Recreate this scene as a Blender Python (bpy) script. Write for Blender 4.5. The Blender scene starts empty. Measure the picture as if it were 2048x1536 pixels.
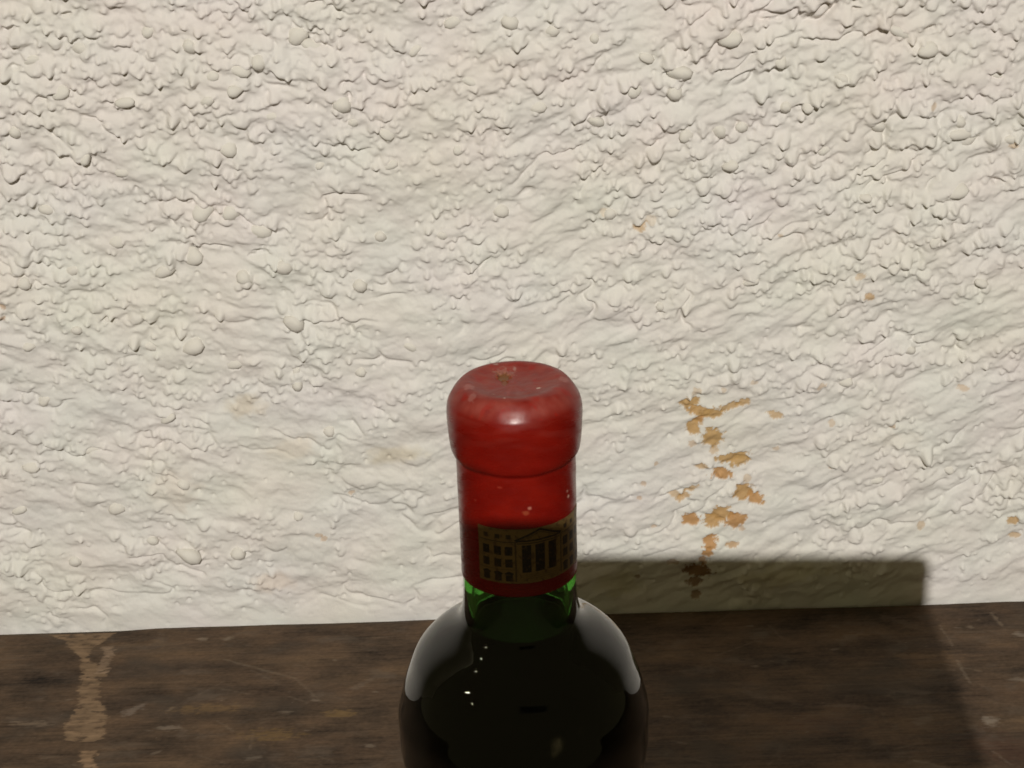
import bpy, bmesh, math, random
import numpy as np
from mathutils import Vector, Matrix

scene = bpy.context.scene
C = bpy.context.collection
rng = np.random.default_rng(7)
random.seed(7)

# ------------------------------------------------------------------ camera
FPX = 3080.0                      # focal length in pixels of the 2048 px wide frame
PITCH, ROLL = math.radians(23.0), math.radians(1.75)
CAM = np.array([-0.0004, -0.326, 0.3775])
FWD = np.array([0.0, math.cos(PITCH), -math.sin(PITCH)])
_r0 = np.array([1.0, 0.0, 0.0])
_u0 = np.cross(_r0, FWD)
RGT = math.cos(ROLL) * _r0 - math.sin(ROLL) * _u0
UPV = math.sin(ROLL) * _r0 + math.cos(ROLL) * _u0
WALL_Y = 0.2903                   # mean plane of the wall


def ray(px, py):
    return FWD + (px - 1024) / FPX * RGT - (py - 768) / FPX * UPV


def on_wall(px, py):
    d = ray(px, py)
    return CAM + d * (WALL_Y - CAM[1]) / d[1]


def on_level(px, py, z=0.0):
    d = ray(px, py)
    return CAM + d * (z - CAM[2]) / d[2]


def on_round(px, py, r):
    """nearest hit of an upright cylinder of radius r round the bottle's axis"""
    d = ray(px, py)
    a = d[0] ** 2 + d[1] ** 2
    b = CAM[0] * d[0] + CAM[1] * d[1]
    c = CAM[0] ** 2 + CAM[1] ** 2 - r * r
    t = (-b - math.sqrt(max(b * b - a * c, 0))) / a
    return CAM + t * d


cam_data = bpy.data.cameras.new("camera")
cam = bpy.data.objects.new("camera", cam_data)
C.objects.link(cam)
cam.matrix_world = Matrix(((RGT[0], UPV[0], -FWD[0], CAM[0]),
                           (RGT[1], UPV[1], -FWD[1], CAM[1]),
                           (RGT[2], UPV[2], -FWD[2], CAM[2]), (0, 0, 0, 1)))
cam_data.sensor_width = 36.0
cam_data.lens = 36.0 * FPX / 2048.0
cam_data.clip_start = 0.005
cam_data.clip_end = 20.0
cam_data.dof.use_dof = True
cam_data.dof.focus_distance = 0.50
cam_data.dof.aperture_fstop = 64.0
scene.camera = cam

# ------------------------------------------------------------------ light
world = bpy.data.worlds.new("World")
scene.world = world
world.use_nodes = True
bg = world.node_tree.nodes["Background"]
bg.inputs[0].default_value = (1.0, 0.85, 0.42, 1)     # dim warm bounce of a lamp-lit room
bg.inputs[1].default_value = 0.084

PHONE_LEFT, PHONE_RIGHT, PHONE_TOP, PHONE_BOTTOM = -0.0205, 0.1462, 0.0164, -0.066
LAMP = np.array([-0.01, -2.60, 1.743])
lamp_data = bpy.data.lights.new("ceiling_lamp", 'SPOT')
lamp_data.spot_size = math.radians(30)
lamp_data.spot_blend = 1.0
lamp_data.energy = 318.0
lamp_data.color = (1.0, 0.950, 0.870)
lamp_data.shadow_soft_size = 0.012
lamp = bpy.data.objects.new("ceiling_lamp", lamp_data)
lamp.location = LAMP
lamp.rotation_euler = (Vector((0.0, 0.29, 0.07)) - Vector(LAMP)).to_track_quat('-Z', 'Y').to_euler()
C.objects.link(lamp)

# a few small bulbs up on the left of the room, seen only as glints on the glass
for bx, by, bz, w in ((-1.39, -0.04, 2.25, 2.4), (-1.90, -0.78, 1.62, 4.2), (-1.84, -0.86, 1.60, 3.0), (-1.85, -1.35, 1.22, 0.9)):
    bd = bpy.data.lights.new("small_bulb", 'POINT')
    bd.energy = w
    bd.color = (1.0, 0.88, 0.55)
    bd.shadow_soft_size = 0.026
    bo = bpy.data.objects.new("small_bulb", bd)
    bo.location = (bx, by, bz)
    C.objects.link(bo)

vs = scene.view_settings
vs.view_transform = 'Standard'
vs.look = 'None'
vs.exposure = 0.0
vs.gamma = 1.0
scene.render.engine = 'CYCLES'
scene.cycles.use_denoising = True
scene.cycles.max_bounces = 14
scene.cycles.transmission_bounces = 12
scene.cycles.glossy_bounces = 6
scene.cycles.caustics_refractive = False
scene.cycles.caustics_reflective = False
scene.cycles.sample_clamp_indirect = 4.0


# ------------------------------------------------------------------ helpers
def perlin(x, y, seed=0):
    r = np.random.default_rng(seed)
    perm = r.permutation(256)
    ang = r.random(256) * 2 * np.pi
    gx, gy = np.cos(ang), np.sin(ang)
    xi, yi = np.floor(x).astype(np.int64), np.floor(y).astype(np.int64)
    xf, yf = x - xi, y - yi
    u = xf * xf * xf * (xf * (xf * 6 - 15) + 10)
    v = yf * yf * yf * (yf * (yf * 6 - 15) + 10)

    def g(ix, iy, dx, dy):
        h = perm[(perm[ix & 255] + iy) & 255]
        return gx[h] * dx + gy[h] * dy
    a = g(xi, yi, xf, yf)
    b = g(xi + 1, yi, xf - 1, yf)
    c = g(xi, yi + 1, xf, yf - 1)
    d = g(xi + 1, yi + 1, xf - 1, yf - 1)
    return 1.41 * ((a + (b - a) * u) * (1 - v) + (c + (d - c) * u) * v)


def fbm(x, y, octaves=4, seed=0, gain=0.5):
    s, amp, tot = 0.0, 1.0, 0.0
    for k in range(octaves):
        s = s + amp * perlin(x * 2.03 ** k + 17.3 * k, y * 2.03 ** k - 9.1 * k, seed + k)
        tot += amp
        amp *= gain
    return s / tot * 1.3


def smooth(e0, e1, x):
    t = np.clip((x - e0) / (e1 - e0), 0, 1)
    return t * t * (3 - 2 * t)


def mesh_from(name, verts, quads, tris=None, shade_smooth=True, colours=None):
    me = bpy.data.meshes.new(name)
    nq = len(quads)
    nt = 0 if tris is None else len(tris)
    me.vertices.add(len(verts))
    me.vertices.foreach_set("co", np.asarray(verts, np.float32).ravel())
    loops = np.asarray(quads, np.int32).ravel()
    starts = np.arange(nq, dtype=np.int32) * 4
    if nt:
        starts = np.concatenate([starts, nq * 4 + np.arange(nt, dtype=np.int32) * 3])
        loops = np.concatenate([loops, np.asarray(tris, np.int32).ravel()])
    me.loops.add(len(loops))
    me.loops.foreach_set("vertex_index", loops)
    me.polygons.add(nq + nt)
    me.polygons.foreach_set("loop_start", starts)
    me.polygons.foreach_set("use_smooth", np.full(nq + nt, shade_smooth))
    me.update(calc_edges=True)
    me.validate()
    if colours is not None:
        at = me.attributes.new("surface_colour", 'FLOAT_COLOR', 'POINT')
        col = np.ones((len(verts), 4), np.float32)
        col[:, :colours.shape[1]] = colours
        at.data.foreach_set("color", col.ravel())
    return me


def link(name, me, mat=None, parent=None):
    o = bpy.data.objects.new(name, me)
    C.objects.link(o)
    if mat is not None:
        me.materials.append(mat)
    if parent is not None:
        o.parent = parent
    return o


def tag(o, label, cat, group=None):
    o["label"] = label
    o["category"] = cat
    if group:
        o["group"] = group


def grid_faces(nx, ny, off=0):
    i = np.arange(nx - 1)[None, :] + np.arange(ny - 1)[:, None] * nx + off
    return np.stack([i, i + 1, i + 1 + nx, i + nx], -1).reshape(-1, 4)


def lathe(profile, n=192, close_top=False, close_bottom=False):
    """profile: list of (r, z) ; returns verts (rows x n), quads"""
    P = np.asarray(profile, float)
    th = np.arange(n) / n * 2 * np.pi
    V = np.stack([P[:, 0:1] * np.cos(th), P[:, 0:1] * np.sin(th), P[:, 1:2] + 0 * th], -1).reshape(-1, 3)
    m = len(P)
    i = np.arange(n)
    j = (i + 1) % n
    Q = [np.stack([k * n + i, k * n + j, (k + 1) * n + j, (k + 1) * n + i], -1) for k in range(m - 1)]
    return V, np.concatenate(Q)


def pchip(x, y, q):
    x, y = np.asarray(x, float), np.asarray(y, float)
    h = np.diff(x)
    d = np.diff(y) / h
    m = np.zeros_like(y)
    m[0], m[-1] = d[0], d[-1]
    for i in range(1, len(y) - 1):
        if d[i - 1] * d[i] > 0:
            w1, w2 = 2 * h[i] + h[i - 1], h[i] + 2 * h[i - 1]
            m[i] = (w1 + w2) / (w1 / d[i - 1] + w2 / d[i])
    k = np.clip(np.searchsorted(x, q) - 1, 0, len(h) - 1)
    t = (q - x[k]) / h[k]
    return ((2 * t**3 - 3 * t * t + 1) * y[k] + (t**3 - 2 * t * t + t) * h[k] * m[k]
            + (-2 * t**3 + 3 * t * t) * y[k + 1] + (t**3 - t * t) * h[k] * m[k + 1])


def resample(points, step):
    """a smooth curve (Catmull-Rom by arc length) through profile points"""
    P = np.asarray(points, float)
    s = np.concatenate([[0], np.cumsum(np.hypot(*np.diff(P, axis=0).T))])
    n = max(8, int(s[-1] / step))
    q = np.linspace(0, s[-1], n)
    return np.stack([pchip(s, P[:, 0], q), pchip(s, P[:, 1], q)], 1)


def material(name):
    m = bpy.data.materials.new(name)
    m.use_nodes = True
    nt = m.node_tree
    return m, nt, nt.nodes["Principled BSDF"]


def node(nt, kind, **kw):
    n = nt.nodes.new(kind)
    for k, v in kw.items():
        setattr(n, k, v)
    return n


def noise_bump(nt, bsdf, scale, strength, distance, detail=6, stretch=(1, 1, 1), target="Normal"):
    tc = node(nt, "ShaderNodeTexCoord")
    mp = node(nt, "ShaderNodeMapping")
    mp.inputs["Scale"].default_value = stretch
    nz = node(nt, "ShaderNodeTexNoise")
    nz.inputs["Scale"].default_value = scale
    nz.inputs["Detail"].default_value = detail
    bp = node(nt, "ShaderNodeBump")
    bp.inputs["Strength"].default_value = strength
    bp.inputs["Distance"].default_value = distance
    nt.links.new(tc.outputs["Object"], mp.inputs[0])
    nt.links.new(mp.outputs[0], nz.inputs["Vector"])
    nt.links.new(nz.outputs["Fac"], bp.inputs["Height"])
    nt.links.new(bp.outputs[0], bsdf.inputs[target])
    return nz, bp


def coloured(nt, bsdf):
    a = node(nt, "ShaderNodeAttribute", attribute_name="surface_colour")
    nt.links.new(a.outputs["Color"], bsdf.inputs["Base Color"])
    return a


# ------------------------------------------------------------------ wall
WALL_STEP = 0.00043
X0, X1, Z0, Z1 = -0.275, 0.275, -0.012, 0.318
nx, nz_ = int((X1 - X0) / WALL_STEP), int((Z1 - Z0) / WALL_STEP)
gx = np.linspace(X0, X1, nx)
gz = np.linspace(Z0, Z1, nz_)
GX, GZ = np.meshgrid(gx, gz)
U, V = GX * 1000.0, GZ * 1000.0           # millimetres


def stroke(u, v, deg, la, lb, seed, octv=4):
    t = math.radians(deg)
    a, b = u * math.cos(t) + v * math.sin(t), -u * math.sin(t) + v * math.cos(t)
    wa = 3.0 * perlin(u / 19, v / 19, seed + 50)
    wb = 3.0 * perlin(u / 17, v / 17, seed + 60)
    return fbm((a + wa) / la, (b + wb) / lb, octv, seed, 0.52)


def relief(u, v):
    """trowelled plaster: strokes lean down to the right on the left side, up to the right on the right side"""
    side = smooth(-70, 10, u + 25 * perlin(u / 60, v / 60, 5))
    swell = 2.1 * fbm(u / 85, v / 55, 2, 11) + 1.1 * fbm(u / 30, v / 21, 2, 15)
    lump = (1 - side) * stroke(u, v, -12, 17, 9, 21) + side * stroke(u, v, 22, 19, 8, 31)
    ripple = (1 - side) * stroke(u, v, -9, 7.5, 3.6, 41, 3) + side * stroke(u, v, 24, 8.5, 3.2, 44, 3)
    rgh = np.clip(0.30 + 0.62 * smooth(30, 250, v) + 0.42 * perlin(u / 62, v / 45, 71) + 0.22 * smooth(40, 200, np.abs(u + 20)), 0.18, 1.3)
    crev = stroke(u, v, 27, 46, 20, 151, 3) * side + stroke(u, v, -16, 46, 18, 161, 3) * (1 - side)
    crev = np.exp(-(crev / 0.045) ** 2) * smooth(0.0, 0.45, fbm(u / 45, v / 35, 2, 171))
    h = swell + 1.85 * lump * (0.6 + 0.5 * rgh) + 0.50 * ripple * rgh - 2.8 * crev * (.35 + .75 * rgh)
    return h, swell, rgh, side


H, coarse, rough, w_side = relief(U, V)
H_base = H.copy()
# lumps and grains under the paint: buried at their upper edge, proud and steep below
dens = smooth(-0.40, 0.40, 0.8 * perlin(U / 34, V / 26, 81) + 0.9 * (rough - 0.72))
step_mm = WALL_STEP * 1000
lean = np.where(w_side > 0.5, math.radians(24), math.radians(-10))
for count, r0, r1, h0, h1, e0, e1 in ((500, 2.8, 4.8, .22, .42, 1.0, 2.2), (3600, 1.25, 2.6, .55, 1.1, .85, 1.5),
                                      (17000, .55, 1.3, .9, 1.6, .85, 1.35)):
    gu = rng.uniform(X0 * 1000, X1 * 1000, count)
    gv = rng.uniform(Z0 * 1000, Z1 * 1000, count)
    gr = r0 * (r1 / r0) ** (rng.random(count) ** 1.6)
    for u0, v0, r in zip(gu, gv, gr):
        ci, cj = int((u0 - X0 * 1000) / step_mm), int((v0 - Z0 * 1000) / step_mm)
        if not (0 <= ci < nx and 0 <= cj < nz_) or rng.random() > dens[cj, ci] * (1 if r < 3 else .8):
            continue
        e = rng.uniform(e0, e1)
        k = int(r * max(e, 1.9) * 1.15 / step_mm) + 2
        i0, i1, j0, j1 = max(ci - k, 0), min(ci + k, nx), max(cj - k, 0), min(cj + k, nz_)
        du, dv = U[j0:j1, i0:i1] - u0, V[j0:j1, i0:i1] - v0
        ca = lean[cj, ci] * (.7 if e > 1.2 else 0) + rng.normal(0, 0.25)
        a, b = du * math.cos(ca) + dv * math.sin(ca), -du * math.sin(ca) + dv * math.cos(ca)
        up = b > 0
        wob = 1 + .14 * np.sin(3 * np.arctan2(b, a) + rng.uniform(0, 6.3)) + .08 * np.sin(5 * np.arctan2(b, a) + rng.uniform(0, 6.3))
        s2 = ((a / (r * e)) ** 2 + (b / np.where(up, r * 1.4, r)) ** 2) * wob
        cap = np.clip(1 - s2, 0, 1)
        cap = np.where(up, cap ** .75, np.sqrt(cap))
        w = H[j0:j1, i0:i1]
        ground = 0.5 * w[min(cj - j0, w.shape[0] - 1), min(ci - i0, w.shape[1] - 1)] + 0.5 * w
        top = ground + r * rng.uniform(h0, h1) * (.55 + .5 * rough[cj, ci]) * cap
        H[j0:j1, i0:i1] = np.where(cap > 0, np.maximum(w, top), w)
# small pits
for _ in range(1100):
    u0, v0, r = rng.uniform(X0 * 1000, X1 * 1000), rng.uniform(Z0 * 1000, Z1 * 1000), rng.uniform(0.35, 0.8)
    ci, cj, k = int((u0 - X0 * 1000) / step_mm), int((v0 - Z0 * 1000) / step_mm), 5
    i0, i1, j0, j1 = max(ci - k, 0), min(ci + k, nx), max(cj - k, 0), min(cj + k, nz_)
    s2 = ((U[j0:j1, i0:i1] - u0) ** 2 + (V[j0:j1, i0:i1] - v0) ** 2) / r ** 2
    H[j0:j1, i0:i1] -= 1.5 * np.exp(-s2)
for _ in range(2):                         # the paint rounds everything off
    P = np.pad(H, 1, mode='edge')
    P = (P[:-2] + 2 * P[1:-1] + P[2:]) / 4
    H = (P[:, :-2] + 2 * P[:, 1:-1] + P[:, 2:]) / 4
for px, py, r, dp in ((600, 85, 3.2, 3.2), (632, 60, 2.2, 2.6), (685, 208, 2.4, 2.4), (28, 140, 2.2, 2.4), (18, 62, 2.6, 2.4), (132, 30, 1.4, 2.2),
                      (520, 512, 3.0, 2.4), (335, 550, 2.6, 2.6), (388, 500, 2.0, 2.4), (82, 198, 2.0, 2.2), (110, 188, 1.8, 2.2), (220, 640, 2.2, 2.2),
                      (470, 735, 2.4, 2.4), (1459, 84, 2.4, 2.6), (1711, 18, 1.2, 2.4), (1992, 152, 2.2, 2.6), (1943, 282, 2.4, 2.4), (1322, 628, 1.6, 2.2),
                      (1995, 366, 2.2, 2.4), (400, 1106, 1.8, 2.0), (490, 1106, 1.8, 2.2), (1340, 150, 2.0, 2.2), (1860, 60, 2.0, 2.2), (1600, 212, 1.6, 2.0)):
    c0 = on_wall(px, py)
    dd = np.sqrt(((U - c0[0] * 1000) / (1.5 * r)) ** 2 + ((V - c0[2] * 1000) / (.75 * r)) ** 2) + .4 * perlin(U / 2.4, V / 2.0, 181)
    H -= dp * smooth(1.15, .35, dd)
H += 0.10 * fbm(U / 1.8, V / 1.5, 2, 91)
foot = smooth(-2, 16, V)
H = H * (0.35 + 0.65 * foot) - 1.0 * (1 - foot) * smooth(-175, -205, U) * 1.4

# colour of the paint, its stains and the spots where it has flaked off
tint = fbm(U / 34, V / 26, 3, 101) + 0.45 * smooth(130, 280, V)
tint2 = fbm(U / 60, V / 45, 2, 111)
paint = np.stack([0.795 + 0.016 * tint, 0.777 - 0.018 * tint, 0.742 - 0.004 * tint + 0.030 * tint2], -1)
paint *= (1 + 0.03 * fbm(U / 9, V / 7, 2, 121))[..., None]

flakes = [  # photo pixel, half axes, tilt (deg), ochre 0 .. orange 1, strength
    (1379, 808, 18, 11, 0, .1, 1), (1400, 824, 22, 13, -20, .3, 1), (1425, 828, 22, 10, 10, .15, 1),
    (1396, 842, 10, 7, 0, .9, 1), (1458, 815, 20, 7, 14, .1, .9), (1487, 808, 12, 7, 25, .15, .9),
    (1392, 784, 7, 11, -20, .1, .7), (1387, 858, 13, 14, 20, .2, 1), (1426, 878, 19, 20, 0, .1, 1),
    (1429, 903, 8, 11, 0, .2, 1), (1386, 888, 8, 7, 0, .6, .9), (1466, 918, 30, 11, 6, .1, 1),
    (1480, 925, 20, 10, 10, .1, 1), (1444, 950, 19, 10, -6, .9, 1), (1403, 934, 12, 6, 0, .2, .8),
    (1487, 984, 19, 17, -20, .3, 1), (1511, 999, 16, 12, -10, .9, 1), (1495, 960, 6, 9, 0, .1, .8),
    (1350, 992, 15, 7, -20, .1, .7), (1366, 995, 12, 7, 30, .3, .8), (1382, 979, 14, 6, 30, .15, .8),
    (1381, 1042, 18, 13, 0, .95, 1), (1441, 1028, 20, 17, 0, .3, 1), (1424, 1042, 16, 12, 20, .35, 1),
    (1472, 1040, 18, 16, 0, .95, 1), (1483, 1058, 7, 6, 0, .9, .9), (1419, 1083, 13, 16, -10, 1, 1),
    (1414, 1103, 9, 10, 0, 1, 1), (1464, 1087, 11, 7, 0, .7, .8),
    (1287, 968, 5, 5, 0, .8, .9), (1279, 996, 5, 5, 0, .8, .9), (1312, 928, 4, 4, 0, .6, .9),
    (1308, 1054, 5, 4, 0, .8, .9), (1551, 831, 14, 7, -10, .15, .8), (1553, 901, 7, 4, 0, .5, .8),
    (1508, 765, 6, 4, 0, .3, .7), (1448, 780, 5, 4, 0, .3, .7), (1641, 770, 8, 5, 20, .3, .8),
    (1663, 847, 6, 6, 0, .3, .8), (1661, 934, 4, 5, 0, .3, .8), (703, 987, 6, 4, 0, .7, .9),
    (638, 1070, 7, 4, 0, .7, .8), (648, 1076, 6, 6, 0, .8, .9), (1210, 426, 9, 6, 0, .2, .6),
    (1280, 455, 12, 7, 20, .1, .7), (1302, 443, 9, 9, 0, .1, .5), (1563, 472, 6, 4, 0, .2, .8),
    (1721, 551, 9, 5, 0, .2, .9), (1738, 592, 10, 6, 0, .3, .8), (1927, 777, 9, 5, 0, .4, .9),
    (1784, 852, 6, 4, 0, .5, .9), (1842, 1053, 6, 9, 0, .2, .9), (2027, 1044, 11, 7, 0, .2, .9),
    (2030, 1076, 12, 6, 0, .2, .7), (1868, 211, 5, 5, 0, .2, .8), (2030, 288, 9, 8, 0, .2, .9),
    (1395, 1142, 27, 14, -10, 1.6, 1), (1390, 1164, 14, 9, 0, 1.6, .9), (1392, 1190, 9, 12, 0, 1.5, .8), (1405, 1120, 7, 10, 0, 1.2, .8), (1275, 1153, 6, 4, 0, 1.6, .7),
    (1345, 1122, 16, 5, 0, 1.3, .5), (8, 612, 6, 5, 0, 1.2, .6), (6, 636, 6, 5, 0, 1.2, .6),
]
ochre, orange, brown = np.array([.56, .365, .150]), np.array([.53, .285, .105]), np.array([.27, .145, .06])
edge_noise = fbm(U / 3.0, V / 2.6, 5, 131, 0.72)
MMPX = 0.2104                                # millimetres on the wall per photo pixel


def spot(px, py, a, b, deg):
    c = on_wall(px, py)
    t = math.radians(deg)
    du, dv = U - c[0] * 1000, V - c[2] * 1000
    p, q = du * math.cos(t) + dv * math.sin(t), -du * math.sin(t) + dv * math.cos(t)
    return np.sqrt((p / (a * MMPX)) ** 2 + (q / (b * MMPX)) ** 2)


for px, py, a, b, deg, hue, strength in flakes:
    d = spot(px, py, a * 1.2, b * 1.2, deg) + 0.85 * edge_noise
    m = smooth(1.12, 0.82, d) * .94 * strength * (.55 if a < 10 and hue < 1 else 1)
    c = ochre + (orange - ochre) * min(hue, 1) if hue <= 1 else orange + (brown - orange) * min((hue - 1) / .6, 1)
    c = c * (1 + 0.16 * edge_noise[..., None])
    paint = paint * (1 - m[..., None]) + c * m[..., None]
    H -= 0.45 * m
for px, py, a, b, col, k in ((490, 815, 45, 32, (.66, .56, .42), .5), (585, 900, 60, 35, (.70, .62, .52), .45),
                             (790, 910, 75, 26, (.66, .58, .42), .5), (545, 1165, 60, 30, (.70, .58, .48), .45),
                             (350, 980, 60, 60, (.76, .68, .60), .4), (1240, 1165, 60, 40, (.60, .56, .36), .45),
                             (1560, 1150, 120, 30, (.62, .56, .36), .4), (1790, 880, 60, 30, (.72, .66, .58), .3)):
    d = spot(px, py, a, b, 8) + 0.5 * fbm(U / 8, V / 7, 3, 141)
    m = smooth(1.1, 0.35, d) * k
    paint = paint * (1 - m[..., None]) + np.array(col) * m[..., None]

# paint sags a little: proud lumps hang over their lower edge
hang = 0.55 * np.clip(H - coarse - 0.3, -1.5, 3.6)
verts = np.stack([GX, WALL_Y - H / 1000.0, GZ - hang / 1000.0], -1).reshape(-1, 3)
quads = grid_faces(nx, nz_)
cols = paint.reshape(-1, 3)
# the rest of the wall, out of the photograph, in a coarser mesh
extra_v, extra_q, off = [], [], len(verts)
for (a0, a1, b0, b1, st, sink) in ((-0.56, X0 + .003, -0.012, .56, .0022, .5), (X1 - .003, 0.56, -0.012, .56, .0022, .5),
                                   (X0 + .003, X1 - .003, Z1 - .003, .56, .0022, .5),
                                   (-1.2, -.55, -0.012, 1.0, .007, 1.), (.55, 1.2, -0.012, 1.0, .007, 1.), (-.55, .55, .55, 1.0, .007, 1.)):
    mx, mz = int((a1 - a0) / st) + 2, int((b1 - b0) / st) + 2
    ax, az = np.meshgrid(np.linspace(a0, a1, mx), np.linspace(b0, b1, mz))
    hh, cc, rg, _ = relief(ax * 1000, az * 1000)
    hh = hh + 1.6 * np.clip(perlin(ax * 210, az * 230, 77), 0, 1) * rg + 0.3
    ft = smooth(-2, 16, az * 1000)
    hh = hh * (.35 + .65 * ft)
    extra_v.append(np.stack([ax, WALL_Y - (hh - sink) / 1000, az - .00055 * np.clip(hh - cc, -1.5, 3)], -1).reshape(-1, 3))
    extra_q.append(grid_faces(mx, mz, off))
    off += mx * mz
for (a0, a1, b0, b1) in ((-3.0, -1.2, -0.012, 2.2), (1.2, 3.0, -0.012, 2.2), (-1.2, 1.2, 1.0, 2.2)):
    mx, mz = int((a1 - a0) / 0.04) + 2, int((b1 - b0) / 0.04) + 2
    ax, az = np.meshgrid(np.linspace(a0, a1, mx), np.linspace(b0, b1, mz))
    extra_v.append(np.stack([ax, WALL_Y - .002 * perlin(ax * 8, az * 8, 12), az], -1).reshape(-1, 3))
    extra_q.append(grid_faces(mx, mz, off))
    off += mx * mz
extra_n = sum(len(v) for v in extra_v)
wall_me = mesh_from("wall", np.concatenate([verts] + extra_v), np.concatenate([quads] + extra_q),
                    colours=np.concatenate([cols, np.tile([.797, .774, .742], (extra_n, 1))]))
wall_mat, nt, bs = material("white_limewash")
coloured(nt, bs)
bs.inputs["Roughness"].default_value = 0.62
bs.inputs["Specular IOR Level"].default_value = 0.28
noise_bump(nt, bs, 900, 0.25, 0.0004, 3)
wall = link("wall", wall_me, wall_mat)
tag(wall, "rough white painted roughcast wall with flaked ochre spots behind the bottle", "wall")

# the pebbles that stand out most, one by one (photo pixel and radius in pixels)
pebbles = [(156, 92, 15), (381, 86, 17), (523, 121, 18), (476, 137, 17), (424, 146, 13), (412, 197, 12), (685, 203, 18),
           (473, 172, 13), (547, 230, 12), (455, 293, 17), (512, 461, 18), (459, 424, 17), (406, 426, 20),
           (328, 541, 20), (383, 512, 19), (560, 531, 17), (488, 551, 18), (172, 309, 13), (242, 344, 12), (773, 262, 12),
           (703, 244, 11), (719, 566, 17), (597, 72, 22), (622, 92, 19), (1459, 74, 19), (1355, 135, 17), (1351, 176, 15),
           (1271, 180, 17), (1291, 111, 12), (1459, 322, 12), (1437, 257, 17), (1484, 250, 11), (1373, 270, 15),
           (1799, 64, 15), (1853, 92, 15), (1992, 148, 12), (1920, 238, 14), (1943, 277, 16), (1920, 268, 15),
           (1912, 375, 16), (2020, 278, 14), (1572, 207, 12), (1619, 207, 13), (465, 729, 18), (383, 690, 20),
           (375, 1100, 20), (477, 1100, 16), (234, 1018, 17), (37, 1022, 13), (367, 963, 14), (586, 635, 20),
           (596, 768, 12), (594, 741, 11), (336, 834, 12), (300, 690, 12), (150, 655, 13), (215, 640, 13), (60, 690, 12),
           (905, 45, 16), (1018, 38, 17), (1100, 60, 14), (1190, 72, 12), (830, 100, 14), (935, 160, 12), (1075, 210, 12),
           (1190, 235, 12), (1220, 425, 14), (918, 300, 12), (780, 330, 13), (1000, 420, 14), (880, 470, 12), (760, 470, 14),
           (640, 330, 12), (250, 200, 13), (120, 180, 12), (60, 120, 12), (30, 260, 12), (300, 60, 14), (90, 420, 14),
           (230, 480, 14), (140, 540, 13), (50, 560, 13), (1650, 300, 12), (1730, 390, 11), (1560, 120, 12), (1680, 150, 13),
           (1760, 250, 12), (1870, 480, 12), (1960, 560, 12), (1690, 760, 11), (1820, 700, 11), (1322, 612, 11),
           (1350, 420, 12), (1500, 560, 11), (720, 740, 12), (820, 690, 13), (660, 860, 13), (90, 800, 13), (180, 900, 13),
           (60, 930, 13), (300, 1080, 14), (150, 1120, 13), (600, 1030, 13), (1750, 960, 11), (1900, 940, 11)]
peb_meshes = []
for k in range(5):
    bm = bmesh.new()
    bmesh.ops.create_icosphere(bm, subdivisions=2, radius=1.0)
    for v in bm.verts:
        p = v.co.copy()
        d = 1 + 0.17 * math.sin(2.3 * p.x + 1.7 * k) + 0.12 * math.sin(2.9 * p.y - k) + 0.15 * math.cos(2.6 * p.z + 2 * k + p.x)
        v.co = p * d
    for f in bm.faces:
        f.smooth = True
    me = bpy.data.meshes.new("pebble")
    bm.to_mesh(me)
    bm.free()
    at = me.attributes.new("surface_colour", 'FLOAT_COLOR', 'POINT')
    at.data.foreach_set("color", np.tile(np.array([.79, .765, .712, 1.0], np.float32), len(me.vertices)))
    me.materials.append(wall_mat)
    peb_meshes.append(me)
for k, (px, py, r) in enumerate(pebbles):
    p = on_wall(px, py)
    i = min(max(int((p[0] - X0) / WALL_STEP), 0), nx - 1)
    j = min(max(int((p[2] - Z0) / WALL_STEP), 0), nz_ - 1)
    rr = r * MMPX / 1000.0
    o = bpy.data.objects.new("pebble", peb_meshes[k % 5])
    C.objects.link(o)
    o.parent = wall
    o.location = (p[0], WALL_Y - H[j, i] / 1000.0 + 0.30 * rr, p[2] - 0.0005 - 0.00055 * max(H[j, i] - coarse[j, i] - .3, 0))
    o.scale = (rr * random.uniform(0.95, 1.45), rr * random.uniform(.62, .8), rr * random.uniform(0.85, 1.05))
    o.rotation_euler = (random.uniform(-0.75, -0.35), random.uniform(-0.6, 0.4), random.uniform(-0.3, 0.3))

# ------------------------------------------------------------------ board
bx0, bx1, by0, by1 = -0.29, 0.29, 0.13, 0.2885
mx, my = int((bx1 - bx0) / 0.00065), int((by1 - by0) / 0.00038)
BX, BY = np.meshgrid(np.linspace(bx0, bx1, mx), np.linspace(by0, by1, my))
u, v = BX * 1000, BY * 1000
grain = fbm(u / 70 + 0.4 * fbm(u / 60, v / 20, 2, 5), v / 2.6, 4, 201, 0.6)
band = fbm(u / 130, v / 17, 3, 211)
mott = fbm(u / 28, v / 16, 4, 221)
wood = np.array([.092, .061, .040])[None, None] * (1 + 0.18 * grain + 0.30 * band + 0.66 * mott + .20 * fbm(u / 5, v / 2.2, 3, 271) + .12 * fbm(u / 26 + mott * .3, v / 1.1, 3, 273) - .25 * smooth(.25, .6, fbm(u / 34, v / 1.4, 3, 275)) + .22 * fbm(u / 1.7, v / 1.2, 2, 277))[..., None]
wood = wood * np.stack([1 + 0.06 * mott, 1 + 0 * mott, 1 - 0.10 * mott - .06 * band], -1)
grey = smooth(0.05, 0.7, fbm(u / 45, v / 24, 3, 231))[..., None]
wood = wood * (1 - .6 * grey) + np.array([.066, .053, .042]) * .6 * grey
haze = smooth(.1, .6, fbm(u / 22 + .5 * mott, v / 14, 5, 233, .62))[..., None] * .34
wood = wood * (1 - haze) + np.array([.150, .118, .092]) * haze
ZB = 0.12 * grain + 0.25 * fbm(u / 40, v / 8, 3, 241)
nb = fbm(u / 4, v / 2.2, 4, 251, 0.6)


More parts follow.
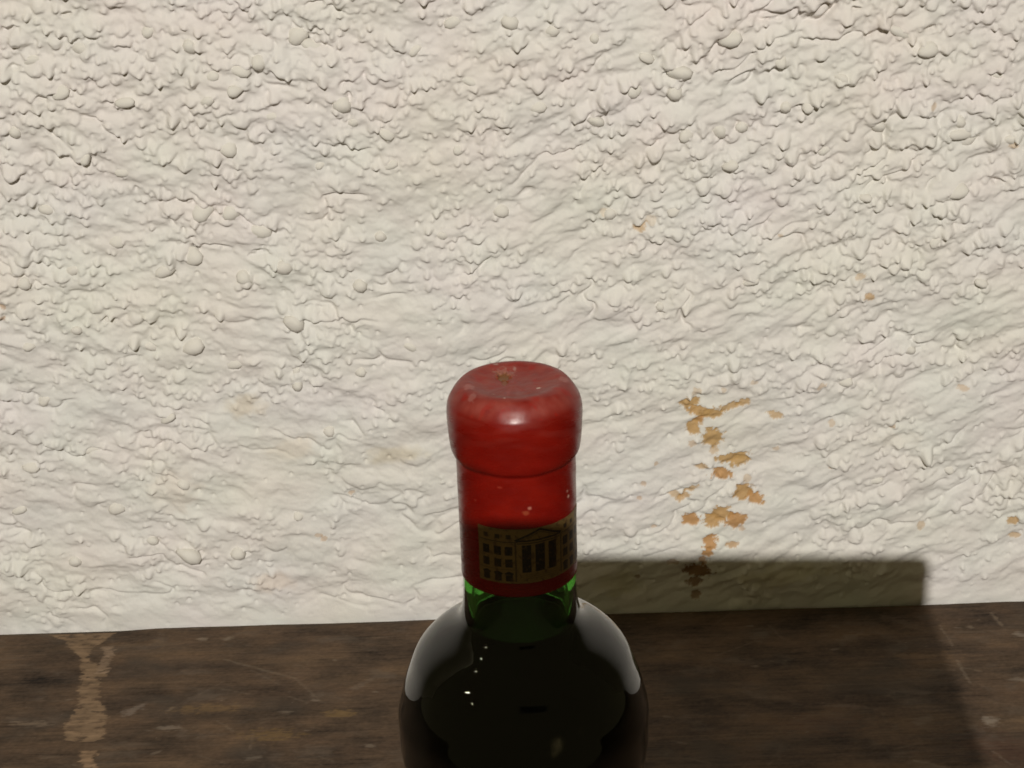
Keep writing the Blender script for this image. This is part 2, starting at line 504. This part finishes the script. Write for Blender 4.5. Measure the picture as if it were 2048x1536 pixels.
def streak_patch(rows, col, k, soft=1.0):
    """rows of (py, left px, right px) traced down the board"""
    global wood, ZB
    pts = [(on_level(l, y), on_level(r, y)) for y, l, r in rows]
    ys = np.array([(a[1] + b[1]) / 2 for a, b in pts]) * 1000
    ls = np.array([a[0] for a, b in pts]) * 1000
    rs = np.array([b[0] for a, b in pts]) * 1000
    o = np.argsort(ys)
    L, R = np.interp(v, ys[o], ls[o]), np.interp(v, ys[o], rs[o])
    inside = np.minimum(u - L, R - u) - .3 + 2.6 * nb + 1.0 * perlin(u / 9, v / 4, 281)
    m = smooth(-0.5 * soft, 0.5 * soft, inside) * (v > ys.min()) * (v < ys.max()) * k * (1 - .85 * smooth(.0, .42, fbm(u / 6, v / 2.6, 5, 287, .65)))
    wood = wood * (1 - m[..., None]) + np.array(col) * (1 + .30 * grain + .34 * fbm(u / 7, v / 3, 3, 285))[..., None] * m[..., None]
    ZB = ZB - 0.12 * m


def dab(px, py, a, b, deg, col, k):
    global wood
    c = on_level(px, py)
    t = math.radians(deg)
    du, dv = u - c[0] * 1000, v - c[1] * 1000
    p, q = du * math.cos(t) + dv * math.sin(t), -du * math.sin(t) + dv * math.cos(t)
    d = np.sqrt((p / a) ** 2 + (q / b) ** 2) + 0.9 * nb + .45 * perlin(u / 14, v / 1.1, 291)
    m = smooth(1.1, 0.2, d) * k * .6
    wood = wood * (1 - m[..., None]) + np.array(col) * m[..., None]


pale = (.225, .152, .094)
streak_patch([(1262, 100, 232), (1276, 130, 215), (1290, 140, 192), (1305, 155, 178), (1318, 160, 178)], pale, .9)
streak_patch([(1316, 160, 178), (1335, 160, 212), (1350, 163, 210), (1362, 160, 200), (1380, 156, 196), (1398, 155, 198),
              (1420, 147, 212), (1436, 138, 212), (1455, 126, 208), (1477, 130, 206), (1482, 150, 190)], pale, .9)
streak_patch([(1288, 206, 230), (1310, 206, 226), (1330, 196, 220), (1345, 190, 216)], (.27, .19, .13), .7)
streak_patch([(1500, 160, 194), (1515, 156, 190), (1536, 165, 194), (1600, 150, 200)], (.31, .205, .125), .75)
for px, py, a, b, deg, col, k in (
        (264, 1420, 6, 3, 40, (.28, .235, .20), .6), (334, 1455, 7, 2.2, 0, (.30, .245, .195), .7),
        (404, 1277, 3, 1.8, 0, (.30, .24, .18), .7), (455, 1276, 3, 2, 20, (.30, .24, .18), .7),
        (680, 1425, 8, 3.5, 0, (.30, .19, .07), .6), (545, 1468, 14, 5, 0, (.27, .17, .06), .55),
        (415, 1415, 18, 4, 0, (.24, .15, .065), .6), (60, 1446, 12, 2, -8, (.28, .21, .15), .6),
        (300, 1285, 20, 3, 0, (.22, .14, .08), .4), (600, 1350, 9, 6, -20, (.22, .14, .09), .5),
        (505, 1515, 4, 2, 20, (.30, .25, .2), .5), (720, 1370, 8, 2, 40, (.24, .19, .15), .4),
        (1980, 1440, 4, 4, 0, (.34, .29, .24), .8), (2043, 1270, 4, 3, 0, (.32, .27, .22), .7),
        (1995, 1240, 1.2, 9, 8, (.28, .21, .15), .6), (1940, 1252, 2, 2, 0, (.28, .22, .16), .6),
        (2042, 1358, 5, 2, 0, (.30, .25, .2), .6), (1810, 1388, 6, 2, 0, (.04, .028, .02), .9),
        (1690, 1410, 14, 2, -12, (.26, .2, .16), .4), (1850, 1310, 16, 4, 0, (.24, .15, .08), .5),
        (1845, 1440, 7, 3, 30, (.24, .19, .15), .4), (1520, 1268, 7, 4, 30, (.22, .18, .14), .4),
        (1700, 1275, 8, 4, 30, (.22, .18, .14), .4), (1800, 1240, 10, 4, -40, (.22, .17, .13), .4),
        (1870, 1535, 12, 4, -30, (.24, .19, .15), .4), (180, 1310, 9, 5, 0, (.12, .085, .06), .0),
        (2020, 1500, 26, 12, -25, (.085, .042, .028), .75), (1650, 1445, 24, 10, 0, (.14, .075, .045), .5)):
    dab(px, py, a, b, deg, col, k)
# scratches: thin pale lines with a shape of their own
scr = [((450, 1318), (590, 1355), .5, .25), ((590, 1355), (640, 1400), .4, .2),
       ((1915, 1320), (1940, 1365), .5, .3), ((1880, 1250), (1905, 1290), .3, .25), ((1830, 1520), (1900, 1536), .5, .4)]
for _ in range(70):
    x0, y0 = rng.uniform(-100, 2100), rng.uniform(1240, 1560)
    ln, an = rng.uniform(15, 90), rng.normal(0.1, 0.8)
    scr.append(((x0, y0), (x0 + ln * math.cos(an), y0 + ln * .5 * math.sin(an)), rng.uniform(.08, .3), rng.uniform(.06, .22)))
for (a, b, wdt, k) in scr:
    A, B = on_level(*a)[:2] * 1000, on_level(*b)[:2] * 1000
    ab = B - A
    t = np.clip(((u - A[0]) * ab[0] + (v - A[1]) * ab[1]) / (ab @ ab), 0, 1)
    d = np.hypot(u - A[0] - t * ab[0] + .8 * nb, v - A[1] - t * ab[1] + .4 * nb)
    m = smooth(wdt + .7, wdt * .3, d) * k * (.45 + .9 * np.clip(nb + .3, 0, 1))
    wood = wood * (1 - m[..., None]) + np.array([.29, .23, .17]) * m[..., None]
    ZB -= 0.05 * m
for _ in range(150):                                  # nicks and specks
    px, py, big = rng.uniform(-60, 2100), rng.uniform(1215, 1560), rng.random() ** 3
    dab(px, py, .5 + 3 * big, .3 + .9 * big, rng.normal(0, 15), (.24, .19, .145) if rng.random() < .55 else (.025, .018, .013), rng.uniform(.3, .9))
back = np.clip((by1 - BY) / 0.004, 0, 1)
ZB = ZB - 0.5 * (1 - back) ** 2                       # worn rounded back arris
by_wave = 0.0006 * perlin(BX * 1000 / 40, 0 * BX + 0.5, 261) * smooth(0.2, 0.28, BY) - 0.0013 * smooth(-.165, -.19, BX) * smooth(0.25, 0.288, BY)
nxb = mx
top_v = np.stack([BX, BY + by_wave, ZB / 1000 - 0.0003], -1).reshape(-1, 3)
bq = grid_faces(mx, my)
wood_cols = np.clip(wood, 0.008, 1).reshape(-1, 3)
# coarse rest of the board: front, both ends, faces and underside
bv, bf, bc = [top_v], [bq], [wood_cols]


def slab(x0, x1, y0, y1, z0, z1, faces):
    base = sum(len(a) for a in bv)
    P = np.array([(x0, y0, z0), (x1, y0, z0), (x1, y1, z0), (x0, y1, z0), (x0, y0, z1), (x1, y0, z1), (x1, y1, z1), (x0, y1, z1)])
    F = {'b': (3, 2, 1, 0), 't': (4, 5, 6, 7), 'f': (0, 1, 5, 4), 'k': (2, 3, 7, 6), 'l': (3, 0, 4, 7), 'r': (1, 2, 6, 5)}
    bv.append(P)
    bf.append(np.array([F[k] for k in faces]) + base)
    bc.append(np.tile([.090, .060, .039], (8, 1)))


slab(-0.80, bx0, -0.30, by1, -0.035, -0.0003, "tflkb")
slab(bx1, 0.80, -0.30, by1, -0.035, -0.0003, "tfrkb")
slab(bx0, bx1, -0.30, by0, -0.035, -0.0003, "tfb")
slab(bx0, bx1, by0, by1 - 0.0008, -0.035, -0.0012, "kb")
board_me = mesh_from("wooden_board", np.concatenate(bv), np.concatenate(bf), colours=np.concatenate(bc))
for a in (board_me,):
    n_top = len(bq)
    sm = np.ones(len(a.polygons), bool)
    sm[n_top:] = False
    a.polygons.foreach_set("use_smooth", sm)
wood_mat, nt, bs = material("old_dark_wood")
wa = coloured(nt, bs)
tcw, mpw, nzw = node(nt, "ShaderNodeTexCoord"), node(nt, "ShaderNodeMapping"), node(nt, "ShaderNodeTexNoise")
mpw.inputs["Scale"].default_value = (0.22, 1, 1)
nzw.inputs["Scale"].default_value = 330
nzw.inputs["Detail"].default_value = 8
nzw.inputs["Roughness"].default_value = 0.7
mrw = node(nt, "ShaderNodeMapRange")
mrw.inputs["From Min"].default_value, mrw.inputs["From Max"].default_value = 0.3, 0.7
mrw.inputs["To Min"].default_value, mrw.inputs["To Max"].default_value = 0.88, 1.12
mxw = node(nt, "ShaderNodeVectorMath", operation='MULTIPLY')
nt.links.new(tcw.outputs["Object"], mpw.inputs[0])
nt.links.new(mpw.outputs[0], nzw.inputs["Vector"])
nt.links.new(nzw.outputs["Fac"], mrw.inputs["Value"])
nt.links.new(wa.outputs["Color"], mxw.inputs[0])
nt.links.new(mrw.outputs[0], mxw.inputs[1])
nt.links.new(mxw.outputs[0], bs.inputs["Base Color"])
bs.inputs["Roughness"].default_value = 0.6
bs.inputs["Specular IOR Level"].default_value = 0.10
noise_bump(nt, bs, 260, 0.35, 0.0006, 6, (0.06, 1, 1))
board = link("wooden_board", board_me, wood_mat)
tag(board, "worn dark brown wooden board under the bottle, scratched and stained", "board")

# ------------------------------------------------------------------ bottle
bottle = bpy.data.objects.new("wine_bottle", None)
C.objects.link(bottle)
bottle.location = (0, 0, 0)
tag(bottle, "dark green glass wine bottle sealed with red wax, standing on the wooden board", "bottle")

z_out = [0.192, 0.185, .1815, .1785, .1765, .1748, .1730, .170, .167, .163, .157, .15, .143, .13, .12, .08, .03, .008]
r_out = [.0136, .0138, .01415, .0149, .0162, .0183, .0210, .0243, .0265, .0282, .0302, .0316, .0315, .0301, .0299, .0299, .0299, .0299]
zq = np.linspace(0.008, 0.191, 260)
rq = pchip(z_out[::-1], r_out[::-1], zq)
outer = [(0.0001, .006), (.012, .0035), (.022, .0004), (.026, .0), (.0285, .0014), (.0300, .0045)]
outer += list(zip(rq, zq)) + [(.0134, .195), (.0133, .2205), (.0135, .2222), (.0143, .2250), (.0150, .2285), (.0150, .2335), (.0138, .2370), (.0120, .2380)]
zi = np.linspace(0.010, 0.187, 180)
ri = pchip(z_out[::-1], r_out[::-1], np.clip(zi + np.interp(zi, [.15, .168], [0, .0022]), .008, .191)) - .0028
inner = [(.0098, .2378), (.0096, .22), (.0100, .193)] + list(zip(ri, zi))[::-1] + [(.018, .0085), (.0001, .012)]
V_, Q_ = lathe(outer + inner, 160)
dust_and_reflections = np.zeros(len(V_))  # dust marks, plus reflections of a hand painted on as pale diffuse patches
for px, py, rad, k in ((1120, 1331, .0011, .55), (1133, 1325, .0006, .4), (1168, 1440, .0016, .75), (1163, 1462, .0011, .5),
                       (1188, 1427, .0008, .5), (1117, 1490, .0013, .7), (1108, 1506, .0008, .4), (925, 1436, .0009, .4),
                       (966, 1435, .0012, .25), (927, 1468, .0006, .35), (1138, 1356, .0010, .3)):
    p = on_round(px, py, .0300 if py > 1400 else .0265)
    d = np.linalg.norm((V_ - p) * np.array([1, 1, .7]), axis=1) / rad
    dust_and_reflections = np.maximum(dust_and_reflections, k * np.clip(1.3 - d, 0, 1))
glass_me = mesh_from("glass", V_, Q_, colours=np.stack([dust_and_reflections] * 3, 1))
glass_mat = bpy.data.materials.new("green_glass")
glass_mat.use_nodes = True
nt = glass_mat.node_tree
nt.nodes.clear()
out = node(nt, "ShaderNodeOutputMaterial")
gl = node(nt, "ShaderNodeBsdfGlass")
gl.inputs["Color"].default_value = (1, 1, 1, 1)
gl.inputs["Roughness"].default_value = 0.012
gl.inputs["IOR"].default_value = 1.48
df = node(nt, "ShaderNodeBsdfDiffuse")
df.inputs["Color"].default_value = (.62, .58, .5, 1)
mix = node(nt, "ShaderNodeMixShader")
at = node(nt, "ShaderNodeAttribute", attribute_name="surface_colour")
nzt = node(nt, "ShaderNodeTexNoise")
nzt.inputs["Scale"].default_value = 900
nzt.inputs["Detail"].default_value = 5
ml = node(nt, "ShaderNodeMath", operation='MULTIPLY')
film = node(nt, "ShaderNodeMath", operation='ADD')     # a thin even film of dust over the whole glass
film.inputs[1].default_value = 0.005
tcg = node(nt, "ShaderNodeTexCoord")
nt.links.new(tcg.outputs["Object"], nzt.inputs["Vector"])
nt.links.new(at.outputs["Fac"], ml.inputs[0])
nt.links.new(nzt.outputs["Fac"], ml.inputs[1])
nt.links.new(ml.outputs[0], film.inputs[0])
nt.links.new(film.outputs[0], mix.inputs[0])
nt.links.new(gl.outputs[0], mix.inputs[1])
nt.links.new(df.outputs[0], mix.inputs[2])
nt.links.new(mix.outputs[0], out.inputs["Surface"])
va = node(nt, "ShaderNodeVolumeAbsorption")
va.inputs["Color"].default_value = (.22, .72, .04, 1)
va.inputs["Density"].default_value = 410
nt.links.new(va.outputs[0], out.inputs["Volume"])
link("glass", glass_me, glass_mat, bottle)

WINE_Z = 0.1772
zw = np.linspace(0.0125, WINE_Z, 120)
rw = np.interp(zw, zi, ri) + 0.00025
V_, Q_ = lathe([(.0001, .0125)] + list(zip(rw, zw)) + [(rw[-1] * .9, WINE_Z - .0004), (.0001, WINE_Z - .0004)], 128)
wine_mat, nt, bs = material("red_wine")
bs.inputs["Base Color"].default_value = (.006, .0015, .001, 1)
bs.inputs["Roughness"].default_value = 0.5
bs.inputs["Specular IOR Level"].default_value = 0.05
link("wine", mesh_from("wine", V_, Q_), wine_mat, bottle)

cork_mat, nt, bs = material("cork")
bs.inputs["Base Color"].default_value = (.16, .085, .04, 1)
bs.inputs["Roughness"].default_value = 0.9
noise_bump(nt, bs, 700, 0.5, 0.001)
V_, Q_ = lathe([(.0001, .199), (.0090, .199), (.0095, .1996), (.0095, .2375), (.0001, .2375)], 64)
link("cork", mesh_from("cork", V_, Q_), cork_mat, bottle)

# the wax seal: over the lip and down the neck
wax_top = [(.0001, .2390), (.0040, .23905), (.0070, .2393), (.0090, .23980), (.0108, .2402), (.0122, .2399), (.0136, .23862),
           (.0147, .2369), (.01535, .2356), (.01568, .2342), (.0158, .2325), (.0157, .2305), (.01558, .2280), (.0154, .2258), (.0152, .2243),
           (.0148, .2230), (.0142, .2222), (.01396, .2217), (.01402, .2209), (.01408, .2150), (.01402, .2060), (.01396, .1980), (.01394, .1930),
           (.01402, .1918), (.01398, .1909), (.0135, .1906)]
prof = resample(wax_top, 0.00022)
NW = 320
V_, Q_ = lathe(prof, NW)
rad = np.hypot(V_[:, 0], V_[:, 1])
phi = np.arctan2(V_[:, 1], V_[:, 0])
arc = phi * 14.0
hz = V_[:, 2] * 1000
px_, py_ = V_[:, 0] * 1000, V_[:, 1] * 1000
per = lambda s, f, g: fbm(np.cos(phi) * f + 40, np.sin(phi) * f + hz * g, 3, s)
swell = 0.09 * per(301, 1.6, .14) + 0.02 * per(311, 5, .4)
top_w = smooth(.0126, .0100, rad) * (V_[:, 2] > .2380)
topn = 0.11 * fbm(px_ / 5.5, py_ / 5.5, 3, 321) + 0.05 * fbm(px_ / 1.6, py_ / 1.6, 3, 331)
nrm = np.stack([np.cos(phi), np.sin(phi), 0 * phi], 1)
V_ = V_ + nrm * (swell * (1 - top_w) / 1000 * smooth(.0, .01, rad))[:, None]
V_[:, 2] += topn * top_w / 1000
# uneven lower rim of the wax over the lip
sag = 0.25 * per(341, 1.6, 0) * np.exp(-((hz - 223.0) / 1.6) ** 2)
V_[:, 2] += sag / 1000
red = np.array([.218, .0066, .0030])
deep = np.array([.165, .0040, .0020])
dusty = np.array([.29, .050, .036])
t = smooth(-.7, .9, per(351, 2, .2))[:, None]
wax = red * t + deep * (1 - t)
bloom = np.clip(smooth(.2352, .2380, V_[:, 2]) * (.60 + .75 * fbm(px_ / 4.5, py_ / 3.2, 4, 361)), 0, 1)
bloom = np.maximum(bloom, .22 * smooth(.226, .236, V_[:, 2]) * smooth(-.2, .5, per(371, 2, .5)))[:, None]
wax = wax * (1 - bloom) + dusty * bloom
bright = (smooth(.12, .5, fbm(px_ / 3.2 + 7, py_ / 2.2, 3, 381)) * (V_[:, 2] > .236))[:, None]
wax = wax * (1 - .6 * bright) + np.array([.30, .010, .005]) * .6 * bright


def wax_dab(p, a, b, col, k, jag=.5, dz=0.0, zs=1.0):
    global wax
    q = V_ - p
    side = np.array([p[1], -p[0], 0]) / max(np.hypot(p[0], p[1]), 1e-6) if abs(p[2] - .24) > .004 else np.array([1.0, 0, 0])
    other = np.array([0, 0, 1.0]) if abs(p[2] - .24) > .004 else np.array([0, 1.0, 0])
    d = np.sqrt((q @ side / a) ** 2 + (q @ other / b) ** 2 + (np.linalg.norm(q, axis=1) / (4 * max(a, b))) ** 2)
    d = d + jag * fbm(px_ / .9 + p[0] * 999, (py_ + hz) / .9, 3, 391)
    m = (smooth(1.1, .75, d) * k)
    wax = wax * (1 - m[:, None]) + np.array(col) * m[:, None]
    V_[:, 2] += dz * m


chip = on_level(1007, 748, .2398)
wax_dab(chip + [0, .0012, 0], .0024, .0026, (.36, .20, .16), .5, .8)
wax_dab(chip, .0019, .0024, (.185, .075, .022), .95, .6, dz=-.0006)
wax_dab(chip + [.0002, -.0030, 0], .0008, .0020, (.21, .07, .025), .8, .5, dz=-.0003)
for px, py, a, b, col, k in ((992, 733, .0007, .0004, (.45, .30, .26), .6), (1029, 737, .0004, .0009, (.42, .27, .24), .5),
                             (945, 795, .0010, .0012, (.36, .15, .13), .5), (938, 778, .0012, .0016, (.42, .16, .14), .5),
                             (1077, 773, .0005, .0003, (.75, .6, .5), .95), (1009, 801, .0003, .0003, (.62, .4, .35), .9),
                             (987, 788, .0004, .0003, (.5, .25, .2), .7), (1128, 762, .0012, .0016, (.42, .2, .18), .4),
                             (1011, 783, .0004, .0010, (.18, .01, .01), .7), (972, 811, .0009, .0006, (.2, .01, .01), .6)):
    wax_dab(on_level(px, py, .2396), a, b, col, k)
for px, py, a, b, col, k in ((1137, 993, .0004, .0005, (.62, .38, .3), .9), (1059, 1017, .0005, .0005, (.5, .2, .15), .7),
                             (1135, 982, .0003, .0004, (.5, .25, .2), .7), (1052, 1026, .0008, .0006, (.34, .07, .03), .6),
                             (1000, 975, .0006, .0003, (.38, .05, .03), .5), (950, 1000, .0004, .0003, (.36, .05, .03), .5)):
    wax_dab(on_round(px, py, .0141), a, b, col, k)
wax_me = mesh_from("wax_seal", V_, Q_, colours=np.concatenate([np.clip(wax, 0.002, 1), 0.26 + 0.24 * bloom + 0.10 * smooth(-.2, .5, per(451, 3, .6))[:, None]], 1))
wax_mat, nt, bs = material("red_sealing_wax")
coloured(nt, bs)
bs.inputs["Roughness"].default_value = 0.30
bs.inputs["Specular IOR Level"].default_value = 0.36
bs.inputs["Subsurface Weight"].default_value = 0.10
bs.inputs["Subsurface Radius"].default_value = (1.0, .12, .06)
bs.inputs["Subsurface Scale"].default_value = 0.0008
nzr, bp = noise_bump(nt, bs, 420, 0.07, 0.0005, 5)
wax_at = [n for n in nt.nodes if n.type == 'ATTRIBUTE'][0]
nt.links.new(wax_at.outputs["Alpha"], bs.inputs["Roughness"])      # dustier wax is duller
link("wax_seal", wax_me, wax_mat, bottle)

# the paper neck band, printed with a mansion front in dark ink on gold
NA, NZ = 620, 220
z_hi, z_lo = on_round(1036, 1059, .0140)[2], on_round(1036, 1167, .0140)[2]
mid, half = math.radians(20.5), math.radians(61.5)
A_, T_ = np.meshgrid(np.linspace(-61.5, 61.5, NA), np.linspace(0, 1, NZ))     # degrees from the centre, 0 top .. 1 foot
ink = np.zeros_like(A_)


def box(a0, a1, t0, t1, k=1.0, soft=.8):
    global ink
    m = smooth(-soft * .5, soft * .5, np.minimum(A_ - a0, a1 - A_)) * smooth(-.006, .006, np.minimum(T_ - t0, t1 - T_))
    ink = np.maximum(ink, m * k)


def line(a0, t0, a1, t1, w=.012, k=1.0):
    global ink
    x, y = A_ / 110.0, T_
    p, q = np.array([a0 / 110.0, t0]), np.array([a1 / 110.0, t1])
    d = q - p
    s = np.clip(((x - p[0]) * d[0] + (y - p[1]) * d[1]) / (d @ d), 0, 1)
    ink = np.maximum(ink, smooth(w, w * .55, np.hypot(x - p[0] - s * d[0], y - p[1] - s * d[1])) * k)


for sgn in (-1, 1):
    for a in (30.2, 41, 53):
        box(sgn * a - 2.4, sgn * a + 2.4, .10, .18, .9)          # attic windows
        box(sgn * a - 3.6, sgn * a + 3.6, .32, .48)                  # main storey
        box(sgn * a - 3.5, sgn * a + 3.5, .55, .70, .95)             # lower storey
        box(sgn * a - 3.4, sgn * a + 3.4, .81, .96, .95)              # cellar arches
        line(sgn * a - 2.8, .82, sgn * a, .795, .02)
        line(sgn * a + 2.8, .82, sgn * a, .795, .02)
    line(sgn * 22, .235, sgn * 60, .235, .010, .9)
    line(sgn * 22, .265, sgn * 60, .265, .004, .6)
    line(sgn * 22, .745, sgn * 60, .745, .006, .6)
    line(sgn * 23.6, .25, sgn * 23.6, .96, .009, .7)
    for k in range(9):                                               # quoins
        line(sgn * 22.2, .3 + .07 * k, sgn * 25, .3 + .07 * k, .005, .5)
    line(0, .030, sgn * 23, .20, .020)                             # pediment
    line(0, .075, sgn * 17, .195, .007, .8)
    line(sgn * 1.5, .83, sgn * 20, .995, .004, .4)
box(-23, 23, .20, .232)
box(-22, 22, .255, .272, .9)
for a0, a1 in ((-17.6, -8.8), (-4.8, 4.8), (8.8, 17.6)):
    box(a0, a1, .295, .80)
for k in range(4):
    line(-19 + k, .845 + .035 * k, 19 - k, .845 + .035 * k, .005, .6)
line(-61, .02, 61, .02, .004, .45)
mottl = fbm(A_ / 6, T_ * 9, 4, 401)
gold = np.array([.190, .120, .040])[None, None] * (1 + .16 * mottl)[..., None]
ink = ink * (1 - .35 * smooth(.1, .6, fbm(A_ / 3, T_ * 16, 3, 411)))
lab = gold * (1 - ink[..., None]) + np.array([.012, .007, .004]) * ink[..., None]
rub = smooth(.1, .55, fbm(A_ / 5, T_ * 9, 4, 421))[..., None] * .6
lab = lab * (1 - rub) + np.array([.055, .022, .010]) * rub
PHI = -math.pi / 2 + mid + np.radians(A_)
RL = .01412 + .00005 * fbm(A_ / 25, T_ * 2, 2, 431) + .00005 * smooth(60.0, 61.5, np.abs(A_)) * smooth(.2, 0, T_)
ZL = z_hi + (z_lo - z_hi) * T_ + .00006 * perlin(A_ / 9, 0 * A_ + .3, 441)
LV = np.stack([RL * np.cos(PHI), RL * np.sin(PHI), ZL], -1).reshape(-1, 3)
LF = grid_faces(NA, NZ)
rim = []                                                             # the paper's cut edge, 0.12 mm thick
idx = np.arange(NA * NZ).reshape(NZ, NA)
loop = np.concatenate([idx[0, :], idx[1:, -1], idx[-1, -2::-1], idx[-2:0:-1, 0]])
IV = LV[loop].copy()
IV[:, :2] *= (1 - .00016 / .0141)
nl = len(loop)
ii = np.arange(nl)
jj = (ii + 1) % nl
EF = np.stack([loop[ii], loop[jj], NA * NZ + jj, NA * NZ + ii], -1)
lab_cols = np.concatenate([lab.reshape(-1, 3), np.tile([.42, .33, .2], (nl, 1))])
label_me = mesh_from("neck_label", np.concatenate([LV, IV]), np.concatenate([LF, EF]), colours=np.clip(lab_cols, .004, 1))
label_mat, nt, bs = material("printed_gold_paper")
coloured(nt, bs)
bs.inputs["Roughness"].default_value = 0.42
bs.inputs["Metallic"].default_value = 0.15
noise_bump(nt, bs, 1500, 0.15, 0.0002)
lb = link("neck_label", label_me, label_mat, bottle)
lb["label"] = "gold paper neck label printed with a columned mansion front"

# ------------------------------------------------------------------ the phone that takes the picture (casts the box-shaped shadow)
phone = bpy.data.objects.new("smartphone", None)
C.objects.link(phone)
phone.matrix_world = Matrix(((RGT[0], UPV[0], -FWD[0], CAM[0]), (RGT[1], UPV[1], -FWD[1], CAM[1]),
                             (RGT[2], UPV[2], -FWD[2], CAM[2]), (0, 0, 0, 1)))
tag(phone, "dark smartphone held sideways before the bottle, casting the box-shaped shadow on the wall", "phone")
black_mat, nt, bs = material("black_phone_case")
bs.inputs["Base Color"].default_value = (.02, .02, .022, 1)
bs.inputs["Roughness"].default_value = 0.45
lens_mat, nt, bs = material("lens_glass")
bs.inputs["Base Color"].default_value = (.006, .006, .009, 1)
bs.inputs["Roughness"].default_value = 0.06


def rounded_slab(x0, x1, y0, y1, z0, z1, r, n=10):
    bm = bmesh.new()
    pts = []
    for cx, cy, a0 in ((x1 - r, y1 - r, 0), (x0 + r, y1 - r, 90), (x0 + r, y0 + r, 180), (x1 - r, y0 + r, 270)):
        for k in range(n + 1):
            a = math.radians(a0 + 90 * k / n)
            pts.append((cx + r * math.cos(a), cy + r * math.sin(a)))
    lo = [bm.verts.new((x, y, z0)) for x, y in pts]
    hi = [bm.verts.new((x, y, z1)) for x, y in pts]
    bm.faces.new(lo[::-1])
    bm.faces.new(hi)
    for k in range(len(pts)):
        q = (k + 1) % len(pts)
        bm.faces.new((lo[k], lo[q], hi[q], hi[k]))
    bmesh.ops.bevel(bm, geom=[e for e in bm.edges if len(e.link_faces) == 2 and e.calc_face_angle(0) > 1.2],
                    offset=min(.0012, (z1 - z0) * .3), segments=2, affect='EDGES')
    me = bpy.data.meshes.new("slab")
    bm.to_mesh(me)
    bm.free()
    return me


link("body", rounded_slab(PHONE_LEFT, PHONE_RIGHT, PHONE_BOTTOM, PHONE_TOP, .0045, .0125, .0035), black_mat, phone)
link("screen", rounded_slab(PHONE_LEFT + .004, PHONE_RIGHT - .004, PHONE_BOTTOM + .004, PHONE_TOP - .004, .0126, .0129, .005), lens_mat, phone)
link("camera_bump", rounded_slab(PHONE_LEFT + .004, .011, -.030, PHONE_TOP - .0006, .0030, .0044, .004), black_mat, phone)
for cx, cy in ((0, -.0062), (-.0115, -.0062), (-.006, -.020)):
    V_, Q_ = lathe([(.0001, .0), (.0040, .0), (.0052, .0004), (.0054, .0012)], 40)
    o = link("lens", mesh_from("lens", V_, Q_), lens_mat, phone)
    o.location = (cx, cy, .0017)
